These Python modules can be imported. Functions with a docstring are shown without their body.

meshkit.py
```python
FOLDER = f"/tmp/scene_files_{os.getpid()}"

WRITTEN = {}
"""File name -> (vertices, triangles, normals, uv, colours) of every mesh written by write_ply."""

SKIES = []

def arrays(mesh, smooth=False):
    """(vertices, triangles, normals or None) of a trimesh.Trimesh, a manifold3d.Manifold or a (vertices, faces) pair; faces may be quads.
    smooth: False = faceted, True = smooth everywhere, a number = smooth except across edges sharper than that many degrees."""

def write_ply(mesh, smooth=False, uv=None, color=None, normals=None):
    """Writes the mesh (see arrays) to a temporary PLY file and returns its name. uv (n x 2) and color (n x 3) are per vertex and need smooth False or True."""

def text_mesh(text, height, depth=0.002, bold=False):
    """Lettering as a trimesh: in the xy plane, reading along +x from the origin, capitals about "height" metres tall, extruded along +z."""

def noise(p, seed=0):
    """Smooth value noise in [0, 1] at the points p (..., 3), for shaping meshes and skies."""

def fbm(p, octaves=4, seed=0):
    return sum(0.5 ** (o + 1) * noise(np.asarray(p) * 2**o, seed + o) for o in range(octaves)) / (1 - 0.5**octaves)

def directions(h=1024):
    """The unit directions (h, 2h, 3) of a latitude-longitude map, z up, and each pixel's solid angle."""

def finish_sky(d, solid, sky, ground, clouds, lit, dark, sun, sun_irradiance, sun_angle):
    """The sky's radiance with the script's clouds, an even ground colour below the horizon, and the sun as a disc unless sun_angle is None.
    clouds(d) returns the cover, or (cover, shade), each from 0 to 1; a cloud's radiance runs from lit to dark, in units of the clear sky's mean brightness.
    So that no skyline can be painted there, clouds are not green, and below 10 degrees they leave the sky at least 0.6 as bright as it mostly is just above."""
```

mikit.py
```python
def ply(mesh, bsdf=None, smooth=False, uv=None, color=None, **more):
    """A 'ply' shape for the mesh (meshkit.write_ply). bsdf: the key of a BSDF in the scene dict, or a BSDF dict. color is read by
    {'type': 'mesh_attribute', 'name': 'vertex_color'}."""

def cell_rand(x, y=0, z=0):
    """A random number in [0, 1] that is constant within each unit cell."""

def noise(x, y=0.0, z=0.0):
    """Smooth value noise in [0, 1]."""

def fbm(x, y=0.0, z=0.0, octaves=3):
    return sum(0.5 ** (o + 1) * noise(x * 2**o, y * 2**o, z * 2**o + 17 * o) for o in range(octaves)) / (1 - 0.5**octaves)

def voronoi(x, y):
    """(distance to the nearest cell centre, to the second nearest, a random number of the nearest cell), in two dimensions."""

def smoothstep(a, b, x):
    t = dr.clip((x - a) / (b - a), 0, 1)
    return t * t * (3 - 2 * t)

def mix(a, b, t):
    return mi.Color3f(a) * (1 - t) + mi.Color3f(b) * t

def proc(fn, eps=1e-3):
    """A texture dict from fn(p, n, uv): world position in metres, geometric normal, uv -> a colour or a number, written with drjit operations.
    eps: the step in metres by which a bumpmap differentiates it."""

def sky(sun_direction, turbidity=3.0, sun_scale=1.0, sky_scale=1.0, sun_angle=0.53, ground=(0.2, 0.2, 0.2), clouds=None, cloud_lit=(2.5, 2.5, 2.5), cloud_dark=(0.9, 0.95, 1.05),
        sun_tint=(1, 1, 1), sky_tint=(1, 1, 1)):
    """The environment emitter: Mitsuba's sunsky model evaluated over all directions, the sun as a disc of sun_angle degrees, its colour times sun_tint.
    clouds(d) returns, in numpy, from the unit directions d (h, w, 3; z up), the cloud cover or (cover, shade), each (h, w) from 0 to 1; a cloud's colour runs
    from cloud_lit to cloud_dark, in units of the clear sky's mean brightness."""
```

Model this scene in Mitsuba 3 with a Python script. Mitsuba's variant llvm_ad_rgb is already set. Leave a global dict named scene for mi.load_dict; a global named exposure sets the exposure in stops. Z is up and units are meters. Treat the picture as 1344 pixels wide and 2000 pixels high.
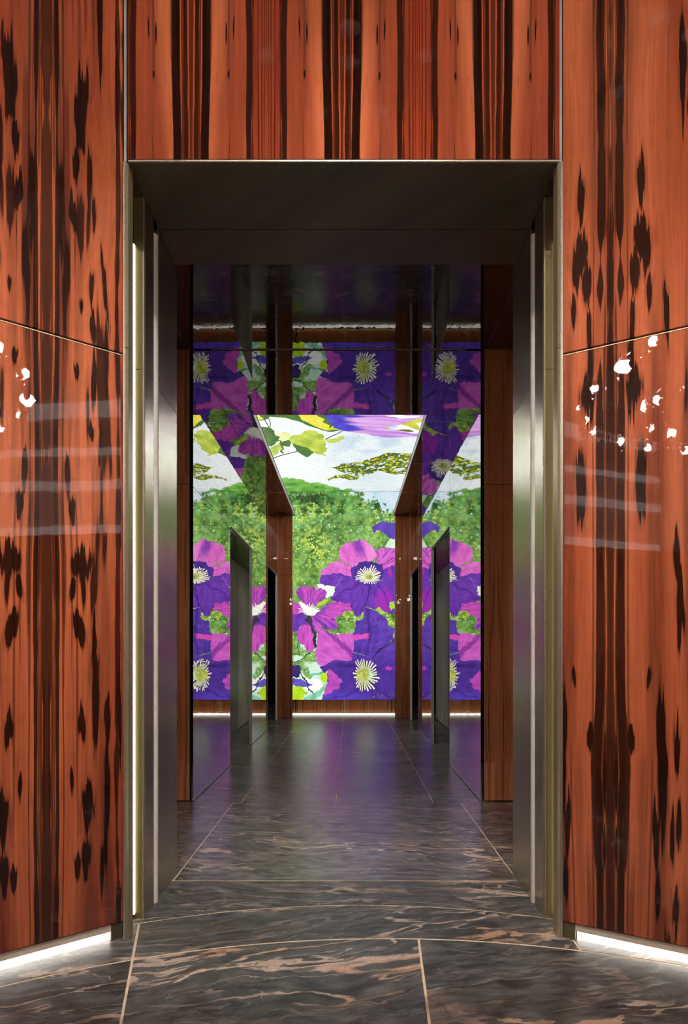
import math, random
import numpy as np
import trimesh
import shapely
from shapely.geometry import Polygon, LineString, Point, box as sbox
import drjit as dr
import mitsuba as mi
import mikit, meshkit
from mikit import noise, fbm, smoothstep, mix, voronoi, cell_rand, proc

T = mi.ScalarTransform4f
random.seed(7)
rng = np.random.default_rng(7)

# ------------------------------------------------------------------ camera, light, exposure
H, F = 1.10, 1400.0                       # eye height (m), focal length in pixels of a 1344 x 2000 frame
scene, labels = {}, {}
exposure = 0.0
scene['camera'] = {
    'type': 'perspective', 'fov': math.degrees(2 * math.atan(672 / F)), 'fov_axis': 'x',
    'principal_point_offset_x': -11 / 1344.0, 'principal_point_offset_y': -270 / 2000.0,
    'near_clip': 0.05, 'far_clip': 100.0,
    'to_world': T().look_at(origin=[0, 0, H], target=[0, 1, H], up=[0, 0, 1]),
}
CHANDELIER_POWER = 34.0
WASH = 3.9           # ceiling wall-washer spots of the foyer
MURAL = 1.2         # backlit prints at the end of the passage
COVE = 60.0
BAND = 1.5
LED = 5.0
EDGE_LED = 2.6


def S(r, g, b):
    """sRGB 0-255 -> linear"""
    c = np.array([r, g, b], float) / 255
    return [float(v) for v in np.where(c <= 0.04045, c / 12.92, ((c + 0.055) / 1.055) ** 2.4)]


# ------------------------------------------------------------------ helpers
def numbered(key):
    if key not in scene and key not in labels:
        return key
    i = 1
    while f'{key}_{i:03d}' in scene or f'{key}_{i:03d}' in labels:
        i += 1
    return f'{key}_{i:03d}'


def obj(name, mesh, bsdf, parent=None, label=None, cat=None, group=None, kind=None, smooth=False, emit=None, **more):
    key = numbered((parent + '__' if parent else '') + name)
    if emit is not None:
        more['emitter'] = {'type': 'area', 'radiance': emit}
    scene[key] = mikit.ply(mesh, bsdf, smooth=smooth, **more)
    tag(key, label, cat, group, kind)
    return key


def tag(key, label=None, cat=None, group=None, kind=None):
    d = {k: v for k, v in dict(label=label, category=cat, group=group, kind=kind).items() if v}
    if d:
        labels[key] = d
    return key


def rgb(*c):
    return {'type': 'rgb', 'value': list(c)}


def bx(x0, x1, y0, y1, z0, z1, c=0.0):
    """axis-aligned box with chamfered edges (c)"""
    lo, hi = np.array([x0, y0, z0], float), np.array([x1, y1, z1], float)
    if c <= 0:
        return trimesh.creation.box(bounds=[lo, hi])
    pts = []
    for sx in (0, 1):
        for sy in (0, 1):
            for sz in (0, 1):
                p = np.where([sx, sy, sz], hi, lo)
                s = np.where([sx, sy, sz], -c, c)
                for a in range(3):
                    q = p + s
                    q[a] = p[a]
                    pts.append(q)
    return trimesh.convex.convex_hull(np.array(pts))


def moved(mesh, origin, along):
    """local x -> the direction 'along' in plan, local -y -> to its right hand side; z stays"""
    a = np.array([along[0], along[1], 0.0]); a /= np.linalg.norm(a)
    M = np.eye(4)
    M[:3, 0] = a
    M[:3, 1] = [-a[1], a[0], 0]
    M[:3, 3] = [origin[0], origin[1], 0]
    m = mesh.copy()
    m.apply_transform(M)
    return m


def prism(poly, z0, z1):
    parts = []
    for g in getattr(poly, 'geoms', [poly]):
        if g.area < 1e-6:
            continue
        m = trimesh.creation.extrude_polygon(g, z1 - z0, engine='earcut')
        m.apply_translation([0, 0, z0])
        parts.append(m)
    return trimesh.util.concatenate(parts)


def joined(*m):
    return trimesh.util.concatenate(list(m))


# ------------------------------------------------------------------ plan of the place (metres)
LX, RX, Y0 = -0.863, 0.812, 2.745                    # where the two side panels meet the portal
LA = np.array([-math.cos(math.radians(41.8)), -math.sin(math.radians(41.8))])
RA = np.array([math.cos(math.radians(33.0)), -math.sin(math.radians(33.0))])
LP, RP = np.array([LX, Y0]), np.array([RX, Y0])
LLEN, RLEN = 1.30, 1.20
LE, RE = LP + LA * LLEN, RP + RA * RLEN                # far ends of the side panels
BACK = -1.5
ROOF = 4.70
SOFFIT = 2.962
PORTAL_END = 3.51
JL, JR = -0.846, 0.800                                # inner faces of the jambs
WL, WR, MID = -1.14, 0.955, -0.0925                   # passage walls
PS = 5.22                                             # passage start
CEIL = 3.281
CUT0, CUTL, CUTR = 6.64, -0.894, 0.715                # ceiling opening
PIER = 11.58
END = 12.13
HIGH = 3.785
DOORH = 2.29

# ------------------------------------------------------------------ materials
def woodfn(coord, stripes, blobs, sat=1.0, seed=0.0, pal=None, flame=0.0):
    """tiger wood veneer, book matched: coord(p) -> (fold, along, z)"""
    A, B, C = pal or (S(186, 101, 66), S(146, 68, 44), S(74, 33, 25))
    DK = S(13, 8, 7)

    def fn(p, n, uv):
        t, z = coord(p)
        wob = (noise(t * 5 + seed, z * 1.7, 3.1) - 0.5) * 0.035 + (noise(t * 14, z * 5 + seed, 7.7) - 0.5) * 0.010
        tw = t + wob
        lo = fbm(tw * 7 + 11 * seed, z * 0.55, 1.3 + seed, octaves=3)
        col = mix(B, A, smoothstep(0.33, 0.68, lo))
        dkr = smoothstep(0.46, 0.78, fbm(tw * 18 + 5.0, z * 0.9, 9.1 + seed, octaves=4))
        col = mix(col, C, dkr * 0.8)
        hair = smoothstep(.60, .74, noise(tw * 95, z * 1.4, 12.0 + seed)) * smoothstep(.40, .6, noise(tw * 14, z * .8, 15.0 + seed))
        col = mix(col, C, hair * .7)
        fine = fbm(tw * 190, z * 2.2, seed, octaves=3)
        col = col * (0.80 + 0.40 * fine)
        pore = smoothstep(0.70, 0.86, noise(tw * 420, z * 14, 2.0 + seed))
        col = col * (1 - 0.22 * pore)
        m = mi.Float(0)
        edge = (fbm(tw * 75 + seed, z * 5.0, 5.0, octaves=3) - .5) * 1.5 + (noise(t * 230, z * 16, 1.0 + seed) - .5) * .5
        feather = (fbm(tw * 170 + seed, z * 2.5, 3.0, octaves=2) - .5) * 1.1
        broad = (noise(t * 30 + seed, z * 7.0, 2.5) - .5) * .9
        halo = mi.Float(0)
        stk = fbm(tw * 24 + 3.7 * seed, z * 1.5, 21.0 + seed, octaves=4)
        m = dr.maximum(m, .9 * flame * smoothstep(.665, .70, stk + edge * .035))
        halo = dr.maximum(halo, flame * smoothstep(.60, .69, stk + edge * .04))
        for (t0, w, strength, zs, lo_z) in stripes:
            pres = noise(zs * 1.7 + t0 * 31, z * 2.3 + zs, 4.0 + seed) + .35 * noise(zs, z * 9, 3.0) - .17
            d = dr.abs(t + wob * 0.35 - t0) / w
            m = dr.maximum(m, strength * smoothstep(-.12, .22, 1.0 - d + edge * .55 + dr.minimum((pres - lo_z) * 3.5, .35)))
        for (t0, z0, w, h, sl) in blobs:
            dz = (z - z0) / h + feather
            dt = (t + wob * .3 - t0 - sl * (z - z0)) / w
            env = 1 - dz * dz * dr.clip(1 + .2 * dz, .5, 1.5) - .85 * dr.abs(dt)
            halo = dr.maximum(halo, smoothstep(-.45, .15, env * .95 + edge * .6) * smoothstep(-1.2, -.6, env))
            m = dr.maximum(m, .97 * smoothstep(.0, .20, env * .95 + edge * .50 + broad * .5 - .06) * smoothstep(-.9, -.4, env))
        col = mix(col, C, .42 * dr.clip(halo, 0, 1))
        col = mix(col, DK, dr.clip(m, 0, 1) * (0.93 + 0.07 * fine))
        return col * sat
    return fn


def ripplefn(p, n, uv):
    return noise(p.x * 6, p.y * 6, p.z * 5) + 0.22 * noise(p.x * 38, p.y * 38, p.z * 26)


def lacquer(fn, alpha=0.010, wave=0.00024, ior=1.55):
    return {'type': 'bumpmap', 'scale': wave, 'arbitrary': proc(ripplefn, eps=4e-3),
            'bsdf': {'type': 'plastic', 'int_ior': ior, 'nonlinear': False, 'diffuse_reflectance': proc(fn)}}


def left_coord(p):
    s = (p.x - float(LP[0])) * float(LA[0]) + (p.y - float(LP[1])) * float(LA[1])
    return dr.abs(s - 0.290), p.z


def right_coord(p):
    s = (p.x - float(RP[0])) * float(RA[0]) + (p.y - float(RP[1])) * float(RA[1])
    return dr.abs(s - 0.180), p.z


def lz(x, y, side):
    """(t, z) on a side panel of a point seen at x, y in the photograph"""
    if side == 'L':
        a = (683 - x) / F
        k = (2.745 * a + LX) / (-LA[0] - LA[1] * a)
        return abs(k - 0.290), H + (1270 - y) * (2.745 + LA[1] * k) / F
    a = (x - 683) / F
    k = (2.745 * a - RX) / (RA[0] - RA[1] * a)
    return abs(k - 0.180), H + (1270 - y) * (2.745 + RA[1] * k) / F


def knots(side, rows):
    out = []
    for (x, y, w, h, sl) in rows:
        t, z = lz(x, y, side)
        out.append((t, z, w, h, sl))
    return out


left_knots = knots('L', [
    (159, 205, .030, .19, .03), (148, 315, .013, .075, 0), (143, 418, .018, .075, -.1), (173, 345, .009, .15, 0), (178, 560, .011, .075, 0),
    (158, 596, .007, .035, 0), (181, 640, .014, .075, -.05), (206, 570, .009, .17, -.10), (150, 726, .009, .035, -.1), (184, 740, .010, .13, 0),
    (208, 700, .010, .16, 0), (178, 845, .013, .04, 0), (195, 870, .009, .10, .05), (133, 925, .010, .08, 0), (142, 985, .012, .06, -.05),
    (160, 1100, .034, .075, 0), (162, 1140, .012, .09, 0), (154, 1225, .018, .075, -.12), (141, 1150, .010, .05, .1), (186, 1250, .007, .05, 0),
    (186, 1330, .016, .24, 0), (211, 1400, .014, .10, 0), (210, 1560, .010, .30, .02), (233, 1400, .009, .26, -.03), (160, 1411, .014, .075, -.06),
    (173, 1572, .026, .12, .05), (168, 1680, .017, .09, .04), (151, 1688, .010, .055, 0), (139, 1523, .007, .055, 0), (200, 1690, .010, .16, .03),
    (231, 1750, .008, .07, 0), (196, 60, .012, .22, 0), (228, 180, .008, .26, 0), (183, 420, .008, .08, 0)])
right_knots = knots('R', [
    (1172, 185, .013, .05, 0), (1134, 385, .013, .09, 0), (1254, 345, .014, .11, 0), (1130, 505, .026, .11, -.05), (1146, 560, .018, .09, 0),
    (1120, 600, .012, .08, 0), (1150, 650, .010, .09, 0), (1301, 600, .009, .16, -.05), (1334, 110, .014, .25, 0), (1152, 714, .010, .15, 0),
    (1238, 760, .026, .10, 0), (1255, 905, .017, .11, 0), (1137, 970, .017, .12, 0), (1328, 1190, .016, .17, 0), (1322, 1090, .010, .1, 0),
    (1103, 1420, .012, .30, 0), (1110, 1600, .010, .16, -.03), (1294, 1470, .015, .30, .0), (1154, 1437, .012, .065, .05), (1322, 1450, .011, .13, 0),
    (1326, 1600, .010, .12, 0), (1182, 1520, .007, .14, 0), (1182, 1650, .006, .09, 0), (1285, 1740, .010, .12, 0), (1122, 1320, .007, .05, .1),
    (1313, 1640, .007, .12, 0), (1322, 1780, .016, .1, 0), (1175, 1110, .010, .05, 0)])
WOODS = {
    'wood_left': (left_coord, [(0.0, .013, .9, 1.0, .35), (.035, .006, .95, 2.4, .30), (.016, .003, .8, 3.7, .35), (.024, .003, .7, 9.0, .42), (.058, .003, .6, 5.2, .5), (.262, .008, .9, 6.1, .45)], left_knots, .8),
    'wood_right': (right_coord, [(0.0, .009, .9, 1.5, .40), (.037, .011, .95, 2.9, .36), (.012, .003, .8, 3.1, .35), (.022, .003, .7, 8.2, .42), (.062, .003, .6, 4.4, .5), (.29, .010, .8, 7.1, .45)], right_knots, 4.3),
}


def header_coord(p):
    q = (p.x + 0.029) / 0.576
    return dr.abs(q - dr.floor(q + 0.5)) * 0.576, p.z + 0.02 * cell_rand(dr.floor(q))


WOODS['wood_header'] = (header_coord, [(.003, .004, .8, .4, .05), (.022, .0065, .95, 1.2, .10), (.034, .003, .8, 3.0, .2), (.058, .0125, 1.0, 2.2, .02), (.070, .003, .6, 6.0, .45),
                                       (.226, .0085, .93, 5.1, .08), (.240, .004, .7, 7.3, .25), (.262, .0025, .5, 8.0, .3), (.276, .0025, .5, 9.0, .3), (.286, .002, .5, 2.0, .3), (.150, .0025, .5, 4.0, .62)],
                        [(.145, 3.30, .004, .02, 0), (.135, 3.46, .003, .05, 0), (.165, 3.48, .003, .05, 0)], 2.6)


def band(fn, lo, hi, amount):
    """darker heartwood between two fold distances"""
    coord = header_coord

    def g(p, n, uv):
        t, z = coord(p)
        m = smoothstep(hi + .008, hi - .004, t) if lo is None else smoothstep(lo - .01 + .02 * (noise(z * 3, 2.0) - .5), lo + .02, t)
        return fn(p, n, uv) * mix([1, 1, 1], [.62, .42, .38], m * amount)
    return g


for k, (co, st, bl, sd) in WOODS.items():
    f = woodfn(co, st, bl, seed=sd, flame=0.0 if k == 'wood_header' else 1.0)
    if k == 'wood_header':
        f = band(band(f, None, .062, .85), .222, None, .7)
    scene[k] = lacquer(f)


def plain_coord(p):
    q = (p.x * 1.0 + p.y * 0.83 + 20) / 0.4
    return dr.abs(q - dr.floor(q + 0.5)) * 0.4, p.z


pier_stripes = [(.02, .004, .45, 1.0, .5), (.06, .006, .5, 2.0, .55), (.15, .005, .5, 4.0, .55)]
PALB = (S(190, 128, 88), S(160, 98, 66), S(112, 66, 46))
scene['wood_pier'] = lacquer(woodfn(plain_coord, pier_stripes, [], sat=1.0, seed=1.9, pal=PALB), alpha=0.02)
scene['wood_plinth'] = lacquer(woodfn(plain_coord, pier_stripes, [], sat=1.1, seed=3.9, pal=(S(240, 164, 104), S(220, 134, 80), S(150, 84, 50))), alpha=0.05)
scene['wood_back'] = lacquer(woodfn(plain_coord, pier_stripes[:2], [], seed=5.5))


def darkwood(p, n, uv):
    g = fbm(p.x * 60, p.y * 1.5, 0.7, octaves=3)
    return mix(S(26, 14, 11), S(44, 22, 16), g)


scene['ceiling_lacquer'] = {'type': 'bumpmap', 'scale': 0.00007, 'arbitrary': proc(lambda p, n, uv: noise(p.x * 60, p.y * 24, p.z * 5) + 2 * noise(p.x * 3, p.y * 3, 1.0), eps=3e-3),
                            'bsdf': {'type': 'plastic', 'int_ior': 2.1, 'nonlinear': False, 'diffuse_reflectance': proc(darkwood)}}


def mirror_tone(p, n, uv):
    g = fbm(p.y * 2.0, p.z * 90, 2.0, octaves=2)
    return mi.Color3f(0.80, 0.775, 0.76) * (0.90 + 0.14 * g)


scene['mirror_metal'] = {'type': 'bumpmap', 'scale': 0.00008, 'arbitrary': proc(lambda p, n, uv: noise(p.y * 28, p.z * 60, p.x * 3) + 2.5 * noise(p.y * 2, p.z * 3, 2.0), eps=2e-3),
                         'bsdf': {'type': 'conductor', 'material': 'none', 'specular_reflectance': proc(mirror_tone)}}


def metal(c, alpha, spread=.25, sx=1.0, hz=1.0):
    c = np.array(c)

    def fn(p, n, uv):
        g = fbm((p.x + p.y) * 160 * sx, p.z * 1.2 * hz, 3.0, octaves=3)
        l = fbm((p.x + p.y) * 3, p.z * 1.5, 8.0, octaves=3)
        return mi.Color3f(*[float(v) for v in c]) * ((1 - spread) + spread * g * 1.2 + spread * (l - .4))
    return {'type': 'roughconductor', 'material': 'none', 'distribution': 'ggx', 'alpha': alpha, 'specular_reflectance': proc(fn)}


def patina(dark, light, alpha, shine):
    """aged bronze: a dull brown skin over brushed metal"""
    def fn(p, n, uv):
        g = fbm((p.x + p.y) * 3, p.z * 2.2, 4.0, octaves=4)
        s = fbm((p.x + p.y) * 150, p.z * 1.5, 6.0, octaves=2)
        return mix(dark, light, dr.clip(g * .8 + s * .3, 0, 1))
    return {'type': 'principled', 'base_color': proc(fn), 'metallic': shine, 'roughness': alpha, 'specular': 0.5}


scene['brass'] = patina(S(104, 92, 58), S(136, 122, 82), 0.32, 0.5)
scene['brass_edge'] = metal([.66, .56, .40], 0.22)
scene['edge_bronze'] = patina(S(126, 116, 88), S(186, 174, 140), 0.30, 0.6)
scene['champagne'] = {'type': 'roughplastic', 'alpha': 0.2, 'diffuse_reflectance': rgb(.62, .54, .44)}
scene['bronze_soffit'] = patina(S(52, 46, 34), S(104, 96, 70), 0.36, 0.4)
scene['jamb_steel'] = metal([.70, .63, .49], 0.075, .25)
scene['chrome'] = metal([.80, .80, .80], 0.15, .1)
scene['pale_metal'] = {'type': 'roughplastic', 'alpha': 0.25, 'diffuse_reflectance': rgb(.80, .78, .73)}
scene['door_steel'] = patina(S(120, 118, 104), S(178, 174, 152), 0.25, 0.25)
scene['black'] = {'type': 'roughplastic', 'alpha': 0.12, 'diffuse_reflectance': rgb(.008, .008, .008)}
scene['gap_black'] = {'type': 'diffuse', 'reflectance': rgb(.012, .01, .009)}
scene['grout'] = {'type': 'diffuse', 'reflectance': rgb(*S(214, 192, 168))}
scene['plaster'] = {'type': 'diffuse', 'reflectance': rgb(.72, .69, .64)}
scene['roof_paint'] = {'type': 'diffuse', 'reflectance': rgb(.07, .06, .055)}
scene['print_body'] = {'type': 'diffuse', 'reflectance': rgb(.02, .02, .02)}
scene['lamp_body'] = {'type': 'diffuse', 'reflectance': rgb(.5, .5, .5)}
scene['crystal'] = {'type': 'principled', 'base_color': rgb(.85, .84, .82), 'metallic': .7, 'roughness': .12}


def stone(seed, ang, warm, blotch=1.0, lift=1.0):
    ca, sa = math.cos(ang), math.sin(ang)

    def fn(p, n, uv):
        x, y = p.x * ca + p.y * sa + seed * 3.7, -p.x * sa + p.y * ca + seed * 1.9
        wx = fbm(x * 1.6, y * 2.4, seed, octaves=5) - .5
        wy = fbm(x * 2.3 + 7, y * 3.3, seed + 4, octaves=5) - .5
        X, Y = x + wx * .45, y + wy * .30
        mott = fbm(X * 14, Y * 40, seed, octaves=5)
        grit = noise(p.x * 330, p.y * 330, 1.0) * .6 + noise(p.x * 140, p.y * 140, 4.0) * .4
        col = mix(S(42, 42, 43), S(92, 90, 88), smoothstep(.22, .80, mott)) * ((.62 + .72 * grit) * lift)
        col = col * (1 - .6 * smoothstep(.55, .72, fbm(X * 4 + 3, Y * 22, seed + 9, octaves=4)))
        where = smoothstep(.40, .62, fbm(X * 1.2 + 9, Y * 3.4, seed + 2, octaves=2))
        brk = smoothstep(.34, .58, fbm(X * 16, Y * 60, seed + 5, octaves=3))
        rag = (fbm(X * 30, Y * 60, seed + 7, octaves=3) - .5)
        m = mi.Float(0)
        for k, (fx, fy, lev, w, am) in enumerate(((.8, 4.6, .5, .016, 1.0), (1.5, 7.5, .47, .012, .85), (2.6, 12.0, .53, .010, .7))):
            v = dr.abs(fbm(X * fx + 4 * k, Y * fy, seed + 12 + 9 * k, octaves=4) - lev + rag * .02)
            m = dr.maximum(m, am * smoothstep(w, w * .25, v) * (.25 + .75 * where) * (.15 + .85 * brk))
        patch = smoothstep(.57, .63, fbm(X * 2.6 + 1, Y * 11, seed + 31, octaves=4) + rag * .10) * where * smoothstep(.3, .5, brk)
        m = dr.clip(dr.maximum(m, patch * .9 * blotch), 0, 1)
        rust = smoothstep(.47, .60, fbm(X * 2.2, Y * 4.5, seed + 41, octaves=3)) * warm
        vein = mix(S(206, 182, 164), S(192, 128, 70), rust)
        # thin stain of rust around the veins
        col = mix(col, S(110, 84, 62), .3 * rust * smoothstep(.50, .58, fbm(X * 2.6 + 1, Y * 11, seed + 31, octaves=4)))
        return mix(col, vein * (.70 + .5 * grit), m)
    return fn


def stone_bump(p, n, uv):
    return noise(p.x * 90, p.y * 90, 2.0) + .6 * noise(p.x * 30, p.y * 45, 5.0)


for i, (sd, an, wm, al) in enumerate([(1.3, .05, .25, .075), (4.9, -.12, .15, .075), (8.2, .30, .45, .2), (2.7, .34, .6, .2), (6.4, -.10, .35, .18)]):
    scene[f'stone_{i}'] = {'type': 'bumpmap', 'scale': 0.0004 if i > 1 else 0.00004, 'arbitrary': proc(stone_bump, eps=2e-3),
                           'bsdf': {'type': 'roughplastic', 'distribution': 'ggx', 'alpha': al, 'int_ior': 2.25 if i < 2 else 1.7, 'nonlinear': False, 'diffuse_reflectance': proc(stone(sd, an, wm, 1.0 if i > 1 else .25, 1.0 if i > 1 else 1.45))}}

# ------------------------------------------------------------------ the backlit prints: clematis wall and sky ceiling
def inside(x, y, pts):
    """even-odd test of one outline"""
    r = mi.Bool(False)
    n = len(pts)
    for i in range(n):
        (x0, y0), (x1, y1) = pts[i], pts[(i + 1) % n]
        if y0 == y1:
            continue
        k = (x1 - x0) / (y1 - y0)
        r = r ^ (((y0 > y) != (y1 > y)) & (x < k * y + (x0 - k * y0)))
    return r


def paint(col, x, y, pts, c):
    return dr.select(inside(x, y, pts), mi.Color3f(c), col)


def tone(a, b, t):
    return mix(S(*a), S(*b), dr.clip(t, 0, 1))


def strands(x, y, cx, cy, rx_l, rx_r, ry_u, ry_d, count, seed):
    """stamens: thin rays from a centre, of uneven length; returns (mask, distance 0..1)"""
    dx, dy = x - cx, y - cy
    ex = dr.select(dx > 0, dx / rx_r, dx / rx_l)
    ey = dr.select(dy > 0, dy / ry_d, dy / ry_u)
    r = dr.sqrt(ex * ex + ey * ey) + 1e-4
    ang = dr.atan2(ey, ex) / (2 * math.pi) + .5 + 0.012 * (noise(r * 4, seed) - .5)
    q = ang * count
    cell = dr.floor(q)
    reach = 0.72 + 0.33 * cell_rand(cell, seed)
    off = (cell_rand(cell, seed + 5) - .5) * .35
    d = dr.abs(q - cell - .5 - off) * (2 * math.pi / count) * r
    return (d < 0.030 + .012 * r) & (r < reach), r


def clematis(p, n, uv):
    s = (1.1 / 127)
    x0 = (p.x / s + 683 - 560) * 4.7625
    y0 = ((H - p.z) / s + 1270 - 1000) * 4.7625
    wx = (noise(x0 * .02, y0 * .02, 1.0) - .5) * 26 + (noise(x0 * .07, y0 * .07, 2.0) - .5) * 12
    wy = (noise(x0 * .02, y0 * .02, 3.0) - .5) * 26 + (noise(x0 * .07, y0 * .07, 4.0) - .5) * 12
    x, y = x0 + wx, y0 + wy
    a = fbm(x0 * .012, y0 * .012, 5.0, octaves=4)
    b = fbm(x0 * .05, y0 * .05, 6.0, octaves=3)
    # foliage
    up = smoothstep(260, -120, y0 + 120 * (a - .5))
    col = mix(tone((42, 92, 34), (140, 186, 92), a * 1.5 - .25), tone((24, 72, 24), (106, 172, 84), a * 1.7 - .38), up)
    col = col * (.50 + .95 * b)
    dotd, _, dotr = voronoi(x0 * .040 + 1.3 * noise(x0 * .03, y0 * .03), y0 * .040)
    yel = smoothstep(.44, .62, fbm(x0 * .0045 + 3.3, y0 * .0042 + 1.0, 7.0, octaves=2)) * smoothstep(-190, 60, y0)
    hot = dr.square(dr.maximum(1 - dr.sqrt(dr.square((x0 - 300) / 260) + dr.square((y0 - 380) / 240)), 0.0))
    pat = smoothstep(.50, .66, fbm(x0 * .028 + 2, y0 * .03, 19.0, octaves=3)) * dr.clip(.35 + yel + 1.2 * hot, 0, 1)
    col = mix(col, tone((128, 172, 44), (206, 220, 104), b * 1.6 - .3), pat * .75)
    lightp = smoothstep(.56, .70, fbm(x0 * .02 + 9, y0 * .022, 29.0, octaves=3))
    col = mix(col, tone((92, 150, 76), (150, 196, 128), b), lightp * .6)
    col = dr.select((dotd < .16 + .26 * b) & (dotr < .05 + .45 * yel + 1.1 * hot), tone((142, 184, 60), (216, 226, 118), dotr * 1.8), col)
    col = dr.select((dotd < .24) & (dotr > .93), mi.Color3f(S(206, 232, 226)), col)
    dark = smoothstep(.5, .62, fbm(x0 * .006 + 8, y0 * .008, 9.0, octaves=3)) * smoothstep(300, -60, y0)
    col = mix(col, S(22, 56, 20), dark * .75 * smoothstep(.65, .35, b))
    sh = smoothstep(1.0, .3, dr.sqrt(dr.square((x0 - 190) / 260) + dr.square((y0 + 130) / 62)) + (b - .5) * 1.2)
    col = mix(col, S(20, 48, 18), sh * .85)
    # sky gap high on the right
    e = (b - .5) * 210 + (a - .5) * 260
    skyg = smoothstep(-22, 22, (x0 + e * .9 - 640) * .62 - (y0 + 190) * .95 + e * .4) * smoothstep(80, -10, y0 + e * .3)
    col = mix(col, tone((150, 206, 220), (208, 214, 222), a * 1.6 - .2), skyg)
    # pale undergrowth low on the left
    pale = smoothstep(.46, .6, fbm(x0 * .011, y0 * .011, 12.0, octaves=3)) * smoothstep(1120, 1200, y0) * smoothstep(420, 330, x0)
    col = mix(col, S(206, 232, 214), pale * .9)
    v = fbm(x0 * .03, y0 * .011, 15.0, octaves=3)
    w = fbm(x0 * .011, y0 * .03, 16.0, octaves=3)

    def rays(cx, cy, k=46.0):
        ang = dr.atan2(y0 - cy, x0 - cx)
        return noise(ang * k, dr.sqrt(dr.square(x0 - cx) + dr.square(y0 - cy)) * .012, 2.0)
    ra, rb, rc = rays(765, 600), rays(215, 925, 40.0), rays(720, 1510)
    pink = tone((186, 66, 168), (226, 122, 206), (ra * .55 + v * .65))
    mag = tone((150, 44, 150), (214, 96, 196), rb * .8 + v * .45 - .1)
    mag2 = tone((164, 60, 160), (216, 108, 202), rc * .6 + w * .6)
    vio = tone((70, 34, 130), (124, 66, 190), ra * .5 + v * .7 - .1)
    vio2 = tone((64, 40, 128), (108, 70, 184), rc * .5 + w * .7 - .1)
    deep = tone((56, 34, 112), (88, 56, 160), rc * .5 + v * .6)
    P = lambda pts, c: paint(col, x, y, pts, c)  # noqa: E731
    white = lambda pts: P(pts, S(226, 236, 226))  # noqa: E731
    # bits behind
    col = white([(270, 680), (330, 660), (455, 700), (430, 770), (380, 800), (340, 740)])
    col = paint(col, x, y, [(290, 850), (350, 815), (400, 800), (380, 850), (300, 870)], S(168, 204, 60))
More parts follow.
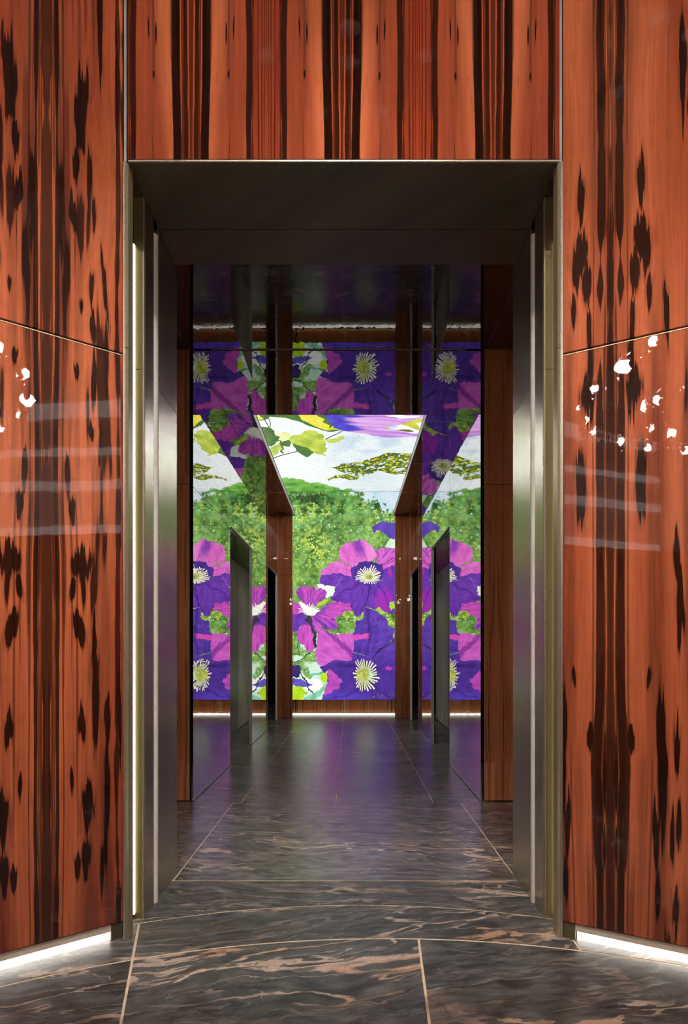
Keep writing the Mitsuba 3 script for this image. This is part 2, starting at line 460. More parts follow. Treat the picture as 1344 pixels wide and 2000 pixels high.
    # upper right violet petal and its pale leaf
    col = paint(col, x, y, [(920, 322), (940, 270), (985, 240), (1300, 200), (1300, 360), (930, 335)], tone((176, 212, 170), (222, 236, 214), v))
    col = paint(col, x, y, [(798, 190), (808, 130), (870, 100), (1010, 100), (1190, 92), (1270, 140), (1250, 200), (1090, 250), (995, 250), (930, 217), (880, 182), (845, 165), (812, 208)], tone((58, 34, 136), (104, 74, 190), v * 1.2 - .1))
    # left flower
    col = paint(col, x, y, [(0, 840), (65, 848), (112, 852), (165, 935), (150, 955), (0, 965)], mag)
    col = paint(col, x, y, [(0, 958), (200, 945), (172, 1010), (212, 1050), (130, 1050), (92, 1112), (0, 1140)], vio)
    col = paint(col, x, y, [(88, 1112), (150, 1042), (212, 1048), (262, 1090), (282, 1125), (252, 1180), (246, 1290), (262, 1314), (200, 1290), (150, 1242), (100, 1190)], mag)
    col = paint(col, x, y, [(168, 1010), (204, 950), (232, 970), (288, 1120), (272, 1272), (245, 1260), (250, 1150), (230, 1060)], tone((40, 34, 52), (70, 60, 84), v))
    col = paint(col, x, y, [(228, 958), (420, 928), (445, 1000), (482, 1086), (420, 1092), (362, 1080), (330, 1054), (300, 1090), (280, 1126), (250, 1050)], mix(mag, vio, smoothstep(.52, .4, rb)))
    col = paint(col, x, y, [(285, 916), (370, 870), (430, 835), (480, 825), (580, 838), (602, 870), (590, 912), (520, 940), (472, 970), (442, 1002), (420, 938), (330, 962), (250, 968)], mix(mag, vio, smoothstep(430, 330, x0 + 60 * (rb - .5)) * .7))
    col = paint(col, x, y, [(92, 740), (130, 700), (200, 684), (250, 694), (282, 732), (320, 704), (352, 714), (372, 760), (360, 802), (300, 850), (270, 882), (220, 882), (150, 852), (118, 800)], mix(mag, vio, smoothstep(.55, .42, rb) * .55))
    sm, sr = strands(x0, y0, 205, 912, 110, 110, 75, 55, 21, 3)
    col = dr.select(inside(x, y, [(105, 848), (150, 850), (232, 890), (272, 900), (300, 918), (262, 950), (215, 958), (180, 942), (150, 902)]) | sm, mi.Color3f(S(242, 246, 228)), col)
    # large upper flower
    rim = 1 - .0 * a
    col = paint(col, x, y, [(305, 630), (318, 565), (350, 520), (400, 485), (440, 464), (500, 452), (600, 515), (640, 615), (640, 645), (510, 640), (470, 698), (400, 690), (310, 660)], dr.select((y0 + 40 * (v - .5)) < 590 - (x0 - 330) * .0 - 40 * dr.sin((x0 - 330) / 95.0) + (x0 - 330) * .12, pink * rim, vio))
    col = paint(col, x, y, [(835, 362), (870, 340), (930, 330), (1010, 335), (1200, 350), (1280, 420), (1190, 520), (1000, 480), (960, 505), (900, 552), (880, 500), (838, 462)], mix(pink, vio, smoothstep(.62, .72, ra) * .8))
    stripe = smoothstep(70, 20, dr.abs(x0 - 668 - (y0 - 330) * .25 + 30 * (ra - .5))) * smoothstep(470, 330, y0)
    col = paint(col, x, y, [(480, 402), (490, 350), (540, 300), (600, 275), (650, 256), (690, 250), (740, 270), (792, 320), (832, 370), (842, 402), (820, 442), (772, 466), (700, 462), (640, 502), (600, 512), (560, 472), (500, 446)], mix(mix(pink, S(238, 150, 214), smoothstep(640, 800, x0) * .5), S(122, 46, 168), stripe * .9))
    col = paint(col, x, y, [(508, 602), (560, 598), (640, 620), (700, 660), (762, 690), (768, 780), (745, 882), (682, 960), (655, 988), (625, 950), (600, 882), (590, 842), (470, 832), (408, 812), (440, 740), (480, 670)], vio)
    vio3 = mix(vio, S(158, 44, 170), smoothstep(.62, .4, dr.sqrt(dr.square((x0 - 905) / 160) + dr.square((y0 - 830) / 230))) * .8)
    col = paint(col, x, y, [(760, 690), (830, 640), (900, 640), (985, 655), (1200, 640), (1260, 800), (1000, 942), (930, 932), (880, 890), (800, 902), (740, 882), (765, 780)], vio3)
    col = paint(col, x, y, [(880, 565), (960, 505), (1010, 478), (1180, 520), (1200, 640), (985, 655), (890, 645)], mix(vio, S(178, 50, 160), smoothstep(.55, .75, v)))
    col = paint(col, x, y, [(958, 842), (985, 832), (1010, 835), (1010, 900), (975, 915)], S(160, 206, 60))
    col = paint(col, x, y, [(598, 515), (640, 490), (700, 460), (800, 464), (888, 484), (905, 560), (880, 640), (820, 690), (700, 680), (620, 625)], tone((52, 34, 120), (84, 50, 152), v))
    sm, sr = strands(x0, y0, 765, 612, 128, 122, 118, 62, 33, 9)
    col = dr.select(sm, tone((222, 226, 176), (246, 246, 214), sr), col)
    core = dr.sqrt(dr.square((x0 - 765) / 46) + dr.square((y0 - 600) / 38))
    col = dr.select(core < 1 + .5 * (b - .5), tone((120, 132, 44), (222, 224, 160), core * .9 + (b - .5)), col)
    def rib(pts, th, c, amt):
        nonlocal_col = col
        for (ax, ay), (bx_, by_) in zip(pts, pts[1:]):
            L = math.hypot(bx_ - ax, by_ - ay)
            ux, uy = (bx_ - ax) / L, (by_ - ay) / L
            al = dr.clip((x - ax) * ux + (y - ay) * uy, 0, L)
            d = dr.sqrt(dr.square(x - ax - al * ux) + dr.square(y - ay - al * uy))
            nonlocal_col = mix(nonlocal_col, S(*c), amt * smoothstep(th, th * .3, d))
        return nonlocal_col
    col = rib([(512, 602), (492, 660), (470, 696)], 7, (150, 92, 190), .8)
    col = rib([(704, 662), (640, 760), (592, 842)], 9, (116, 70, 186), .6)
    col = rib([(764, 690), (768, 780), (745, 882)], 10, (48, 24, 96), .8)
    col = rib([(690, 660), (560, 720), (440, 800)], 16, (56, 26, 112), .55)
    col = rib([(830, 660), (900, 740), (960, 860)], 14, (70, 30, 132), .55)
    col = rib([(880, 520), (940, 460), (1000, 420)], 9, (132, 36, 132), .8)
    col = rib([(845, 366), (852, 420), (838, 462)], 9, (140, 52, 160), .8)
    col = rib([(700, 330), (720, 400), (740, 458)], 7, (140, 52, 164), .7)
    # gap of foliage stays between; lower right flower
    col = paint(col, x, y, [(638, 1022), (672, 1010), (712, 992), (706, 930), (722, 898), (762, 895), (850, 930), (922, 980), (992, 1100), (1000, 1182), (922, 1222), (850, 1292), (800, 1342), (620, 1302), (612, 1250), (622, 1150)], mix(vio2, S(52, 50, 150), smoothstep(700, 620, x0) * .5))
    col = paint(col, x, y, [(985, 1180), (1200, 1100), (1280, 1400), (1200, 1760), (1000, 1760)], deep)
    col = paint(col, x, y, [(400, 1382), (450, 1362), (560, 1390), (620, 1310), (800, 1342), (850, 1292), (922, 1226), (1012, 1188), (1012, 1800), (320, 1800), (350, 1702), (370, 1682), (382, 1472), (360, 1502), (300, 1442), (340, 1422)], mix(mix(deep, vio2, smoothstep(1480, 1250, y0)), S(84, 66, 190), smoothstep(1640, 1740, y0 + 60 * (w - .5)) * smoothstep(820, 600, x0) * .8))
    col = paint(col, x, y, [(618, 1142), (740, 1124), (764, 1130), (762, 1172), (700, 1180), (612, 1192)], tone((190, 50, 150), (220, 96, 190), v))
    col = rib([(752, 900), (770, 1080), (742, 1320)], 22, (58, 34, 120), .6)
    col = rib([(800, 930), (880, 1080), (860, 1260)], 16, (104, 72, 188), .45)
    col = rib([(1000, 1192), (920, 1236), (850, 1302), (806, 1350)], 10, (36, 22, 70), .85)
    col = rib([(720, 1400), (600, 1440), (470, 1420)], 26, (46, 28, 96), .6)
    col = rib([(700, 1640), (560, 1700), (440, 1730)], 20, (52, 36, 118), .5)
    col = rib([(800, 1620), (900, 1690), (990, 1740)], 24, (50, 34, 100), .5)
    lobes = mix(mag2, S(112, 36, 140), smoothstep(46, 12, dr.abs((x0 - 440) - (y0 - 1160) * 1.0 + 50 * (rc - .5))) * .75)
    col = paint(col, x, y, [(308, 1064), (340, 1080), (402, 1120), (480, 1146), (560, 1120), (622, 1118), (628, 1240), (620, 1322), (600, 1382), (560, 1390), (450, 1372), (402, 1402), (340, 1424), (298, 1424), (274, 1330), (274, 1250), (300, 1150)], lobes)
    spot = inside(x + 30 * (v - .5), y, [(388, 1456), (462, 1510), (512, 1570), (500, 1632), (430, 1672), (345, 1704), (370, 1620), (385, 1560)])
    col = dr.select(spot, tone((132, 44, 150), (196, 84, 184), w * 1.2), col)
    col = mix(col, S(176, 60, 180), smoothstep(1, .4, dr.sqrt(dr.square((x0 - 945) / 42) + dr.square((y0 - 1455) / 26)) + (b - .5)))
    sm, sr = strands(x0, y0, 715, 1515, 105, 172, 178, 185, 29, 17)
    col = dr.select(sm, tone((150, 160, 62), (226, 228, 186), sr * 1.3), col)
    core = dr.sqrt(dr.square((x0 - 722) / 78) + dr.square((y0 - 1510) / 58))
    col = dr.select(core < 1 + .9 * (b - .5), mix(tone((128, 142, 34), (196, 202, 104), b * 1.5 - .2), S(190, 224, 186), smoothstep(740, 800, x0)), col)
    # corner low on the left
    col = paint(col, x, y, [(250, 1538), (322, 1570), (342, 1632), (262, 1682), (200, 1662), (178, 1620), (130, 1570), (150, 1500), (200, 1560)], S(240, 240, 238))
    col = paint(col, x, y, [(0, 1420), (70, 1430), (112, 1420), (132, 1470), (110, 1532), (0, 1545)], tone((42, 32, 84), (64, 48, 116), v))
    col = paint(col, x, y, [(0, 1545), (75, 1550), (130, 1550), (212, 1600), (235, 1612), (150, 1622), (0, 1606)], tone((66, 52, 150), (110, 104, 200), v))
    col = paint(col, x, y, [(150, 1742), (200, 1702), (300, 1660), (352, 1600), (382, 1578), (342, 1662), (330, 1722), (240, 1748)], tone((92, 176, 140), (160, 218, 190), v))
    col = paint(col, x, y, [(176, 1545), (230, 1508), (262, 1498), (335, 1484), (310, 1510), (240, 1520)], S(110, 186, 152))
    col = paint(col, x, y, [(-60, 1620), (65, 1630), (120, 1608), (182, 1660), (152, 1742), (-60, 1746)], tone((150, 196, 20), (190, 222, 50), v))
    col = dr.select(dr.sqrt(dr.square((x0 - 347) / 32) + dr.square((y0 - 1540) / 46)) < 1, mi.Color3f(S(182, 212, 36)), col)
    for (ax, ay, bx_, by_, th) in ((62, 1400, 225, 1310, 6), (66, 1420, 160, 1370, 3), (118, 1470, 245, 1690, 5), (105, 1190, 108, 1330, 3)):
        L = math.hypot(bx_ - ax, by_ - ay)
        ux, uy = (bx_ - ax) / L, (by_ - ay) / L
        al = (x - ax) * ux + (y - ay) * uy
        ac = dr.abs((x - ax) * -uy + (y - ay) * ux)
        col = dr.select((al > 0) & (al < L) & (ac < th), mi.Color3f(S(52, 70, 52)), col)
    # a hand-written line low on the right, too worn to read
    q = (x0 - 795) / 21
    sign = (y0 > 1690) & (y0 < 1728) & (q > 0) & (q < 9.5) & (dr.abs(noise(q * 1.6, y0 * .05, 3.0) - .5) < .05)
    col = dr.select(sign, mi.Color3f(S(126, 104, 120)), col)
    knit = noise(x0 * .16, y0 * .16, 1.0) * .5 + noise(x0 * .33, y0 * .33, 8.0) * .5
    return dr.maximum(col * (.74 + .52 * knit), 0) * MURAL


ZP = HIGH - H


def sk(pts):
    """outline on the sky print, given where the photograph shows it, as plan coordinates"""
    out = []
    for (x, y) in pts:
        d = F * ZP / (1270 - y)
        out.append(((x - 683) * d / F, d))
    return out


def skyprint(p, n, uv):
    x0, y0 = mi.Float(p.x), mi.Float(p.y)
    wx = (noise(x0 * 9, y0 * 9, 1.0) - .5) * .05
    wy = (noise(x0 * 9, y0 * 9, 3.0) - .5) * .09
    x, y = x0 + wx, y0 + wy
    a = fbm(x0 * 1.6, y0 * .9, 5.0, octaves=4)
    b = fbm(x0 * 9, y0 * 5, 6.0, octaves=3)
    col = mix(tone((196, 212, 216), (226, 232, 230), a * 1.5 - .2), S(232, 236, 236), smoothstep(.25, -.75, x0 + (a - .5) * .8))
    col = mix(col, S(166, 190, 214), smoothstep(.50, .66, fbm(x0 * 2.1 + 4, y0 * 1.5, 9.0, octaves=3)) * smoothstep(-.5, .2, x0) * .6)
    g = lambda t: tone((60, 96, 46), (96, 132, 64), t)  # noqa: E731
    col = paint(col, x, y, sk([(480, 806), (520, 811), (580, 808), (640, 808), (656, 834), (667, 841), (640, 842), (622, 838), (600, 830), (585, 825), (560, 817), (530, 815), (505, 820), (480, 822)]), g(b))
    col = paint(col, x, y, sk([(578, 808), (618, 808), (632, 821), (646, 832), (648, 838), (640, 840), (625, 837.5), (607, 828), (592, 822)]), tone((214, 206, 52), (240, 232, 110), b))
    col = paint(col, x, y, sk([(640, 836), (655, 832), (664, 839), (648, 838)]), S(200, 206, 60))
    col = paint(col, x, y, sk([(498, 810), (508, 810), (514, 817), (500, 819)]), S(226, 222, 70))
    # violet petals along the front edge
    vein = noise(x0 * 2.4, (y0 - .30 * x0 + .25 * a) * 20, 2.0)
    pet = mix(tone((62, 52, 172), (92, 84, 206), b), tone((148, 92, 190), (226, 176, 228), vein * 1.1), smoothstep(-.03, .18, x0 + (vein - .5) * .3))
    col = paint(col, x, y, sk([(630, 806), (840, 806), (838, 814), (808, 822), (785, 829), (760, 833), (752, 836), (768, 840), (800, 846), (834, 849), (826, 852), (790, 853.5), (755, 853.5), (720, 850), (700, 844), (670, 841.5), (655, 834)]), pet)
    col = paint(col, x, y, sk([(752, 812), (790, 811), (820, 811), (815, 816), (780, 817)]), S(244, 240, 246))
    col = paint(col, x, y, sk([(762, 836.5), (785, 829), (812, 823), (840, 822), (838, 846), (806, 845), (778, 840)]), S(240, 240, 224))
    col = paint(col, x, y, sk([(786, 828), (800, 822), (824, 819), (838, 818), (838, 823), (812, 827), (822, 834), (836, 836), (832, 841), (815, 839), (800, 832)]), tone((150, 162, 40), (206, 206, 70), b * 1.4))
    col = paint(col, x, y, sk([(768, 842), (782, 839), (800, 838.5), (807, 842.5), (795, 844)]), S(92, 106, 44))
    col = paint(col, x, y, sk([(751, 836), (760, 833.5), (764, 835), (758, 838)]), S(176, 182, 66))
    # leaves on the left
    leafy = tone((122, 156, 44), (206, 218, 96), b * 1.3 - .05)
    for ln in ([(513, 815), (515, 814.6), (527.5, 836), (525.5, 836)], [(524, 815), (525.5, 815), (529, 826), (528.5, 834), (527, 834), (527.3, 826)], [(635, 857.5), (668, 841.5), (669, 842.7), (636, 859)], [(531, 894.6), (548, 889), (580, 881), (580, 882.6), (548, 890.8), (532, 896.6)]):
        col = paint(col, x0, y0, sk(ln), S(84, 96, 78))
    col = paint(col, x, y, sk([(535, 848), (552, 844.5), (566, 845), (566, 862), (555, 866), (547, 858)]), tone((214, 222, 150), (236, 240, 180), b))
    col = paint(col, x, y, sk([(528, 873), (545, 866), (553, 875), (546, 884), (528, 894)]), leafy)
    col = paint(col, x, y, sk([(548, 864), (562, 859), (568, 864), (562, 871), (553, 872)]), g(b))
    col = paint(col, x, y, sk([(508, 837), (515, 834.5), (529, 836), (538, 850), (547, 852.5), (545, 861), (527, 872), (520, 868), (515, 850)]), g(b * .8 - .1))
    col = paint(col, x, y, sk([(545, 860), (548, 859), (554, 872), (554.5, 885), (550, 888), (549, 886.5), (551, 875)]), S(96, 124, 60))
    col = paint(col, x, y, sk([(566, 864), (580, 866), (598, 871), (613, 884), (602, 894), (590, 887.5), (578, 880)]), g(b))
    col = paint(col, x, y, sk([(591, 845), (604, 840), (618, 842), (630, 850), (636, 862), (637, 872), (634, 889), (622, 886.5), (612, 884), (598, 873), (580, 868.5), (566, 866), (562, 857), (575, 848.5), (588, 849)]), leafy)
    col = paint(col, x, y, sk([(635.5, 859), (655, 855), (672, 852), (672, 856.5), (662, 859), (660, 863), (640, 864)]), leafy)
    # a branch across the right
    hull = inside(x, y, sk([(646, 914), (668, 906), (700, 903), (735, 893), (752, 886), (812, 885), (806, 912), (796, 926), (772, 927), (742, 919), (722, 927), (700, 931), (676, 924), (660, 919)])) | inside(x, y, sk([(636, 938), (655, 929), (676, 926), (702, 933), (700, 938), (682, 939), (662, 934)]))
    lf, ls, lr = voronoi(x0 * 15 + 2.0 * noise(x0 * 5, y0 * 5) + y0 * 2, y0 * 10 + 1.5 * noise(x0 * 9, y0 * 7, 4.0))
    keep = hull & ((lr > .20) | (b > .56)) & (noise(x0 * 22, y0 * 14, 5.0) > .16)
    col = dr.select(keep, dr.select(lf < .12 + .3 * lr, tone((120, 134, 22), (208, 204, 54), lr * 1.2 - .1), tone((52, 78, 40), (112, 128, 40), b * 1.5 - .3)), col)
    # tree crown that runs over from the wall
    tz = (b - .5) * .55 + (a - .5) * .35
    front = 11.35 + .62 * smoothstep(-.95, .08, x0)
    crown = smoothstep(-.05, .05, y0 + tz - front) * smoothstep(.16, .02, x0 + tz * .15)
    col = mix(col, tone((44, 116, 34), (128, 188, 84), b * 1.6 - .3), crown)
    knit = noise(x0 * 80, y0 * 55, 1.0)
    return dr.maximum(col * (.86 + .28 * knit), 0) * MURAL


# ------------------------------------------------------------------ floor: cut stone on a mortar bed
def arc(cx, cy, r, w):
    return Point(cx, cy).buffer(r + w / 2, 96).difference(Point(cx, cy).buffer(r - w / 2, 96))


def line(x0, y0, x1, y1, w):
    return LineString([(x0, y0), (x1, y1)]).buffer(w / 2, cap_style=2)


room = Polygon([tuple(LP), tuple(LE), (LE[0], BACK), (RE[0], BACK), tuple(RE), tuple(RP)])
throat = sbox(-.90, Y0 - .02, .86, PORTAL_END + .02)
ante = sbox(-1.6, PORTAL_END, 1.5, PS + .06)
hall = sbox(-1.62, PS, 1.44, END + .3)
cav_l, cav_r = sbox(-2.3, PIER + .05, -1.3, 15.4), sbox(1.1, PIER + .05, 2.1, 15.4)
ground = shapely.union_all([room.buffer(.05), throat, ante, hall, cav_l, cav_r])
A1 = (0.043, 1.075, 2.020)
A2 = (0.139, 0.436, 2.300)
foyer_zone = shapely.union_all([room.buffer(.06), throat]).intersection(sbox(-3, -3, 3, 3.42))
disc1, disc2 = Point(*A1[:2]).buffer(A1[2], 128), Point(*A2[:2]).buffer(A2[2], 128)
gJ = .006
joints_ring = [line(-.751 - .17, 2.452 + .76, -.6, 1.78, .009), line(.853, 3.0, .846, 2.4, .008)]
joints_in = [line(-.751 - .17, 2.452 + .76, -.6, 1.78, .009), line(.270, 2.90, .16, .4, .009), line(-.62, 1.87, -.35, .4, .008), line(.9, 2.0, .9, -1, .008), line(-3, .4, 3, .4, .008), line(-3, -.6, 3, -.6, .008), line(-.4, .4, -.4, -2, .008)]
z_in = foyer_zone.intersection(disc2).difference(arc(*A2, .013))
z_ring = foyer_zone.intersection(disc1.union(sbox(-3, -3, 3, 2.62))).difference(disc2).difference(arc(*A2, .013))
z_out = ground.intersection(sbox(-3, 2.5, 3, 3.42)).intersection(shapely.union_all([foyer_zone, throat])).difference(disc1.union(disc2)).difference(arc(*A1, .010)).difference(sbox(-3, -3, 3, 2.62))
z_ring = z_ring.difference(arc(*A1, .010))
slabs = []                                             # (polygon, material)
for g in shapely.get_parts(z_in.difference(shapely.union_all(joints_in))):
    slabs.append((g, None))
for g in shapely.get_parts(z_ring.difference(shapely.union_all(joints_ring))):
    slabs.append((g, 3))
for g in shapely.get_parts(z_out.difference(line(-3, 3.42, 3, 3.42, .010))):
    slabs.append((g, 4))
z_ante = ground.intersection(sbox(-3, 3.425, 3, 5.165))
for g in shapely.get_parts(z_ante.difference(shapely.union_all([line(-.843, 3, -.838, 6, gJ), line(.803, 3, .801, 6, gJ)]))):
    slabs.append((g, None))
cuts = [line(x, 5, x, 16, gJ) for x in (-.785, -.10, .605, -1.62, 1.44)] + [line(-3, y, 3, y, gJ) for y in (6.84, 7.95, 9.06, 10.30, 11.55, 13.2, 14.6)]
z_hall = ground.intersection(sbox(-3, 5.172, 3, 16))
for g in shapely.get_parts(z_hall.difference(shapely.union_all(cuts))):
    slabs.append((g, None))
bed = prism(ground, -.06, -.0012)
tag(obj('floor', bed, 'grout'), 'dark veined stone floor with pale joints running from the foyer into the passage', kind='structure')
n_tile = 0
for g, m in slabs:
    if g.area < 2e-4:
        continue
    cy = g.centroid.y
    if m is None:
        m = (2 + (n_tile % 2)) if cy < 2.8 else (n_tile % 2)
    obj('tile', prism(g.simplify(.0008), -.03, 0), f'stone_{m}', 'floor')
    n_tile += 1

# ------------------------------------------------------------------ foyer walls
def facet_wall(name, P, A, length, bsdf, label, skew):
    """one slanted wall of the foyer: dark backing, a lower and an upper veneered panel, chrome edge"""
    into = -1 if skew > 0 else 1
    def put(x0, x1, d0, d1, z0, z1, c=0.0):
        # d: depth behind the face of the panel (positive = away from the room)
        m = bx(x0, x1, min(d0 * into, d1 * into), max(d0 * into, d1 * into), z0, z1, c)
        return moved(m, P, A)
    w = obj(name, put(-.0, length, .025, .10, -.02, ROOF), 'gap_black', kind='structure', label=label)
    obj('panel', put(.004, length, 0, .024, .064, 2.226, .0012), bsdf, w)
    obj('panel', put(.004, length, 0, .024, 2.236, ROOF - .01, .0012), bsdf, w)
    obj('panel_edge', put(.004, length, -.0006, .024, 2.2262, 2.2295), 'brass_edge', w)
    b = obj('baseboard_' + name.split('_')[1], put(.004, length, .006, .02, .033, .0605, .001), 'champagne', kind='structure', label=f'thin brass skirting under the {name.split("_")[1]} wood wall')
    obj('end_return', put(.0, .050, .005, .024, .0, .0610), 'bronze_soffit', b)
    return put


# left: 'along' runs away from the portal to the left, the room lies on its left hand
putL = facet_wall('wall_left', LP, LA, LLEN, 'wood_left', 'slanted wall of glossy tiger wood panels left of the portal', 1)
putR = facet_wall('wall_right', RP, RA, RLEN, 'wood_right', 'slanted wall of glossy tiger wood panels right of the portal', -1)
obj('light_strip', putL(.052, LLEN, .012, .024, .001, .0325), 'lamp_body', emit=rgb(LED, LED * .93, LED * .82), label='glowing white light strip at floor level under the left wood wall', cat='light strip')
obj('light_strip', putR(.056, RLEN, .012, .024, .001, .0325), 'lamp_body', emit=rgb(LED, LED * .93, LED * .82), label='glowing white light strip at floor level under the right wood wall', cat='light strip')

wf = obj('wall_front', bx(-.95, .90, Y0 + .02, Y0 + .10, SOFFIT + .03, ROOF), 'gap_black', kind='structure', label='glossy tiger wood panel above the portal')
obj('panel', bx(-.846, .800, Y0 - .010, Y0 + .018, SOFFIT + .012, ROOF - .01, .0012), 'wood_header', wf)
obj('panel_edge', bx(-.846, .800, Y0 - .008, Y0 + .02, SOFFIT + .004, SOFFIT + .011), 'brass_edge', wf)

# the rest of the foyer, out of the frame but mirrored in the lacquer
for name, x0, x1, y1 in (('wall_side_left', LE[0] - .08, LE[0], LE[1]), ('wall_side_right', RE[0], RE[0] + .08, RE[1])):
    w = obj(name, bx(x0, x1, BACK, y1, -.02, ROOF), 'gap_black', kind='structure', label='side wall of the foyer beside the camera')
    inner = x1 if 'left' in name else x0
    sg = 1 if 'left' in name else -1
    for z0, z1 in ((.06, 2.0), (2.01, ROOF - .01)):
        obj('panel', bx(*sorted((inner, inner + sg * .02)), BACK, y1 - .02, z0, z1), 'wood_back' if z0 < 1 else 'plaster', w)
    for zz, hh, word in ((2.00, .06, 'lowest'), (2.34, .07, 'second'), (2.61, .05, 'third'), (2.90, .12, 'highest')):
        obj('light_band', bx(*sorted((inner + sg * .021, inner + sg * .045)), -.6, y1 - .1, zz, zz + hh, .004), 'lamp_body', emit=rgb(BAND, BAND * .95, BAND * .88),
            label=f'{word} pale light band of the foyer side wall mirrored in the {"right" if sg > 0 else "left"} wood panel', cat='light band')
wb = obj('wall_back', bx(LE[0] - .08, RE[0] + .08, BACK - .08, BACK, -.02, ROOF), 'gap_black', kind='structure', label='back wall of the foyer behind the camera')
for k in range(3):
    xx = np.linspace(LE[0], RE[0], 4)
    obj('panel', bx(xx[k] + .003, xx[k + 1] - .003, BACK, BACK + .02, .06, ROOF - .01), 'wood_back', wb)
obj('ceiling', prism(room.buffer(.1), ROOF, ROOF + .08), 'roof_paint', kind='structure', label='pale ceiling of the foyer')

# ceiling wall washers: a can with a lens, and its beam
def downlight(x, y, tx, ty, tz, power, angle, label):
    key = numbered('downlight')
    tag(key, label, 'ceiling light', 'ceiling lights of the foyer')
    ring = trimesh.creation.annulus(.045, .06, .02); ring.apply_translation([x, y, ROOF - .01])
    obj('trim_ring', ring, 'chrome', key)
    lens = trimesh.creation.cylinder(.044, .008, sections=24); lens.apply_translation([x, y, ROOF - .006])
    obj('lens', lens, 'lamp_body', key, emit=rgb(.15, .145, .13))
    scene['beam_' + key] = {'type': 'spot', 'intensity': rgb(power, power * .95, power * .88), 'cutoff_angle': angle, 'beam_width': angle * .45,
                            'to_world': T().look_at(origin=[x, y, ROOF - .02], target=[tx, ty, tz], up=[0, 1, 0.01])}


for (x, y, tx, ty, tz, pw, an), what in zip(((-.50, 1.15, -1.0, 2.55, .9, 2.3, 40), (.45, 1.15, .98, 2.58, .9, 2.3, 40), (0.0, 1.35, -.03, 2.73, 3.3, .8, 40), (0.0, 1.1, 0.0, 2.3, 0.0, 3.0, 34), (.2, .7, 1.82, .8, 2.7, 2.4, 48), (-.2, .7, -1.82, .8, 2.7, 2.4, 48)), ('left wood panel', 'right wood panel', 'wood panel over the portal', 'stone floor', 'right side wall', 'left side wall')):
    downlight(x, y, tx, ty, tz, WASH * pw * 2.2, an, f'small round ceiling light of the foyer aimed at the {what}')

# chandelier over the foyer (seen as glints in the lacquer)
ch = numbered('chandelier')
tag(ch, 'ring chandelier with crystal strands whose glints show in the wood panels', 'chandelier')
CC, CR = np.array([.10, .27]), 1.30
for r, z in ((CR, 2.76), (CR * .68, 2.70)):
    t = trimesh.creation.torus(r, .018, major_sections=64, minor_sections=8); t.apply_translation([CC[0], CC[1], z])
    obj('ring', t, 'chrome', ch)
rod = trimesh.creation.cylinder(.012, ROOF - 2.70, sections=12); rod.apply_translation([CC[0], CC[1], (ROOF + 2.70) / 2]); obj('rod', rod, 'chrome', ch)
for k in range(3):
    a = k * 2 * math.pi / 3
    s = trimesh.creation.cylinder(.006, segment=[[CC[0], CC[1], 3.6], [CC[0] + CR * math.cos(a), CC[1] + CR * math.sin(a), 2.76]], sections=8); obj('stay', s, 'chrome', ch)
for r, z, nb in ((CR, 2.72, 26), (CR * .68, 2.66, 17)):
    for k in range(nb):
        a = (k + .5 * random.random()) * 2 * math.pi / nb
        b = trimesh.creation.icosphere(1, random.uniform(.020, .042))
        b.vertices *= [1.2, 1.2, 1] * (1 + .35 * (rng.random((len(b.vertices), 1)) - .5))
        b.apply_translation([CC[0] + r * math.cos(a), CC[1] + r * math.sin(a), z + random.uniform(-.05, .03)])
        obj('bulb', b, 'lamp_body', ch, smooth=True, emit=rgb(CHANDELIER_POWER, CHANDELIER_POWER * .95, CHANDELIER_POWER * .88))
beads = []
for r, z, ns in ((CR, 2.74, 130), (CR * .68, 2.68, 84)):
    for k in range(ns):
        a = k * 2 * math.pi / ns
        for j in range(-6, random.randint(1, 3)):
            o = trimesh.creation.icosphere(0, .016); o.vertices *= [1, 1, 1.5]
            o.apply_translation([CC[0] + r * math.cos(a), CC[1] + r * math.sin(a), z - .03 - j * .045 - .02 * math.sin(a * 3)])
            beads.append(o)
obj('crystals', joined(*beads), 'crystal', ch, kind='stuff')

# ------------------------------------------------------------------ portal lining
pf = numbered('portal_frame')
tag(pf, 'dark bronze and steel lining of the tall portal between the two wood walls', 'door frame')
so = obj('soffit', bx(-.90, .86, Y0 - .002, 3.46, SOFFIT + .021, SOFFIT + .06), 'gap_black', pf)
obj('soffit_panel', bx(-.846, .80, Y0 - .004, 3.172, SOFFIT, SOFFIT + .022, .001), 'bronze_soffit', so)
obj('soffit_panel', bx(-.846, .80, 3.176, 3.462, SOFFIT, SOFFIT + .022, .001), 'bronze_soffit', so)
obj('soffit_panel', bx(-.905, -.848, 2.80, 3.0, SOFFIT, SOFFIT + .02, .001), 'bronze_soffit', so)
obj('soffit_panel', bx(.802, .87, 2.80, 3.0, SOFFIT, SOFFIT + .02, .001), 'bronze_soffit', so)
obj('back_fascia', bx(-.96, .92, 3.42, 3.46, SOFFIT + .061, CEIL + .1), 'gap_black', pf)
ZJ = 2.255
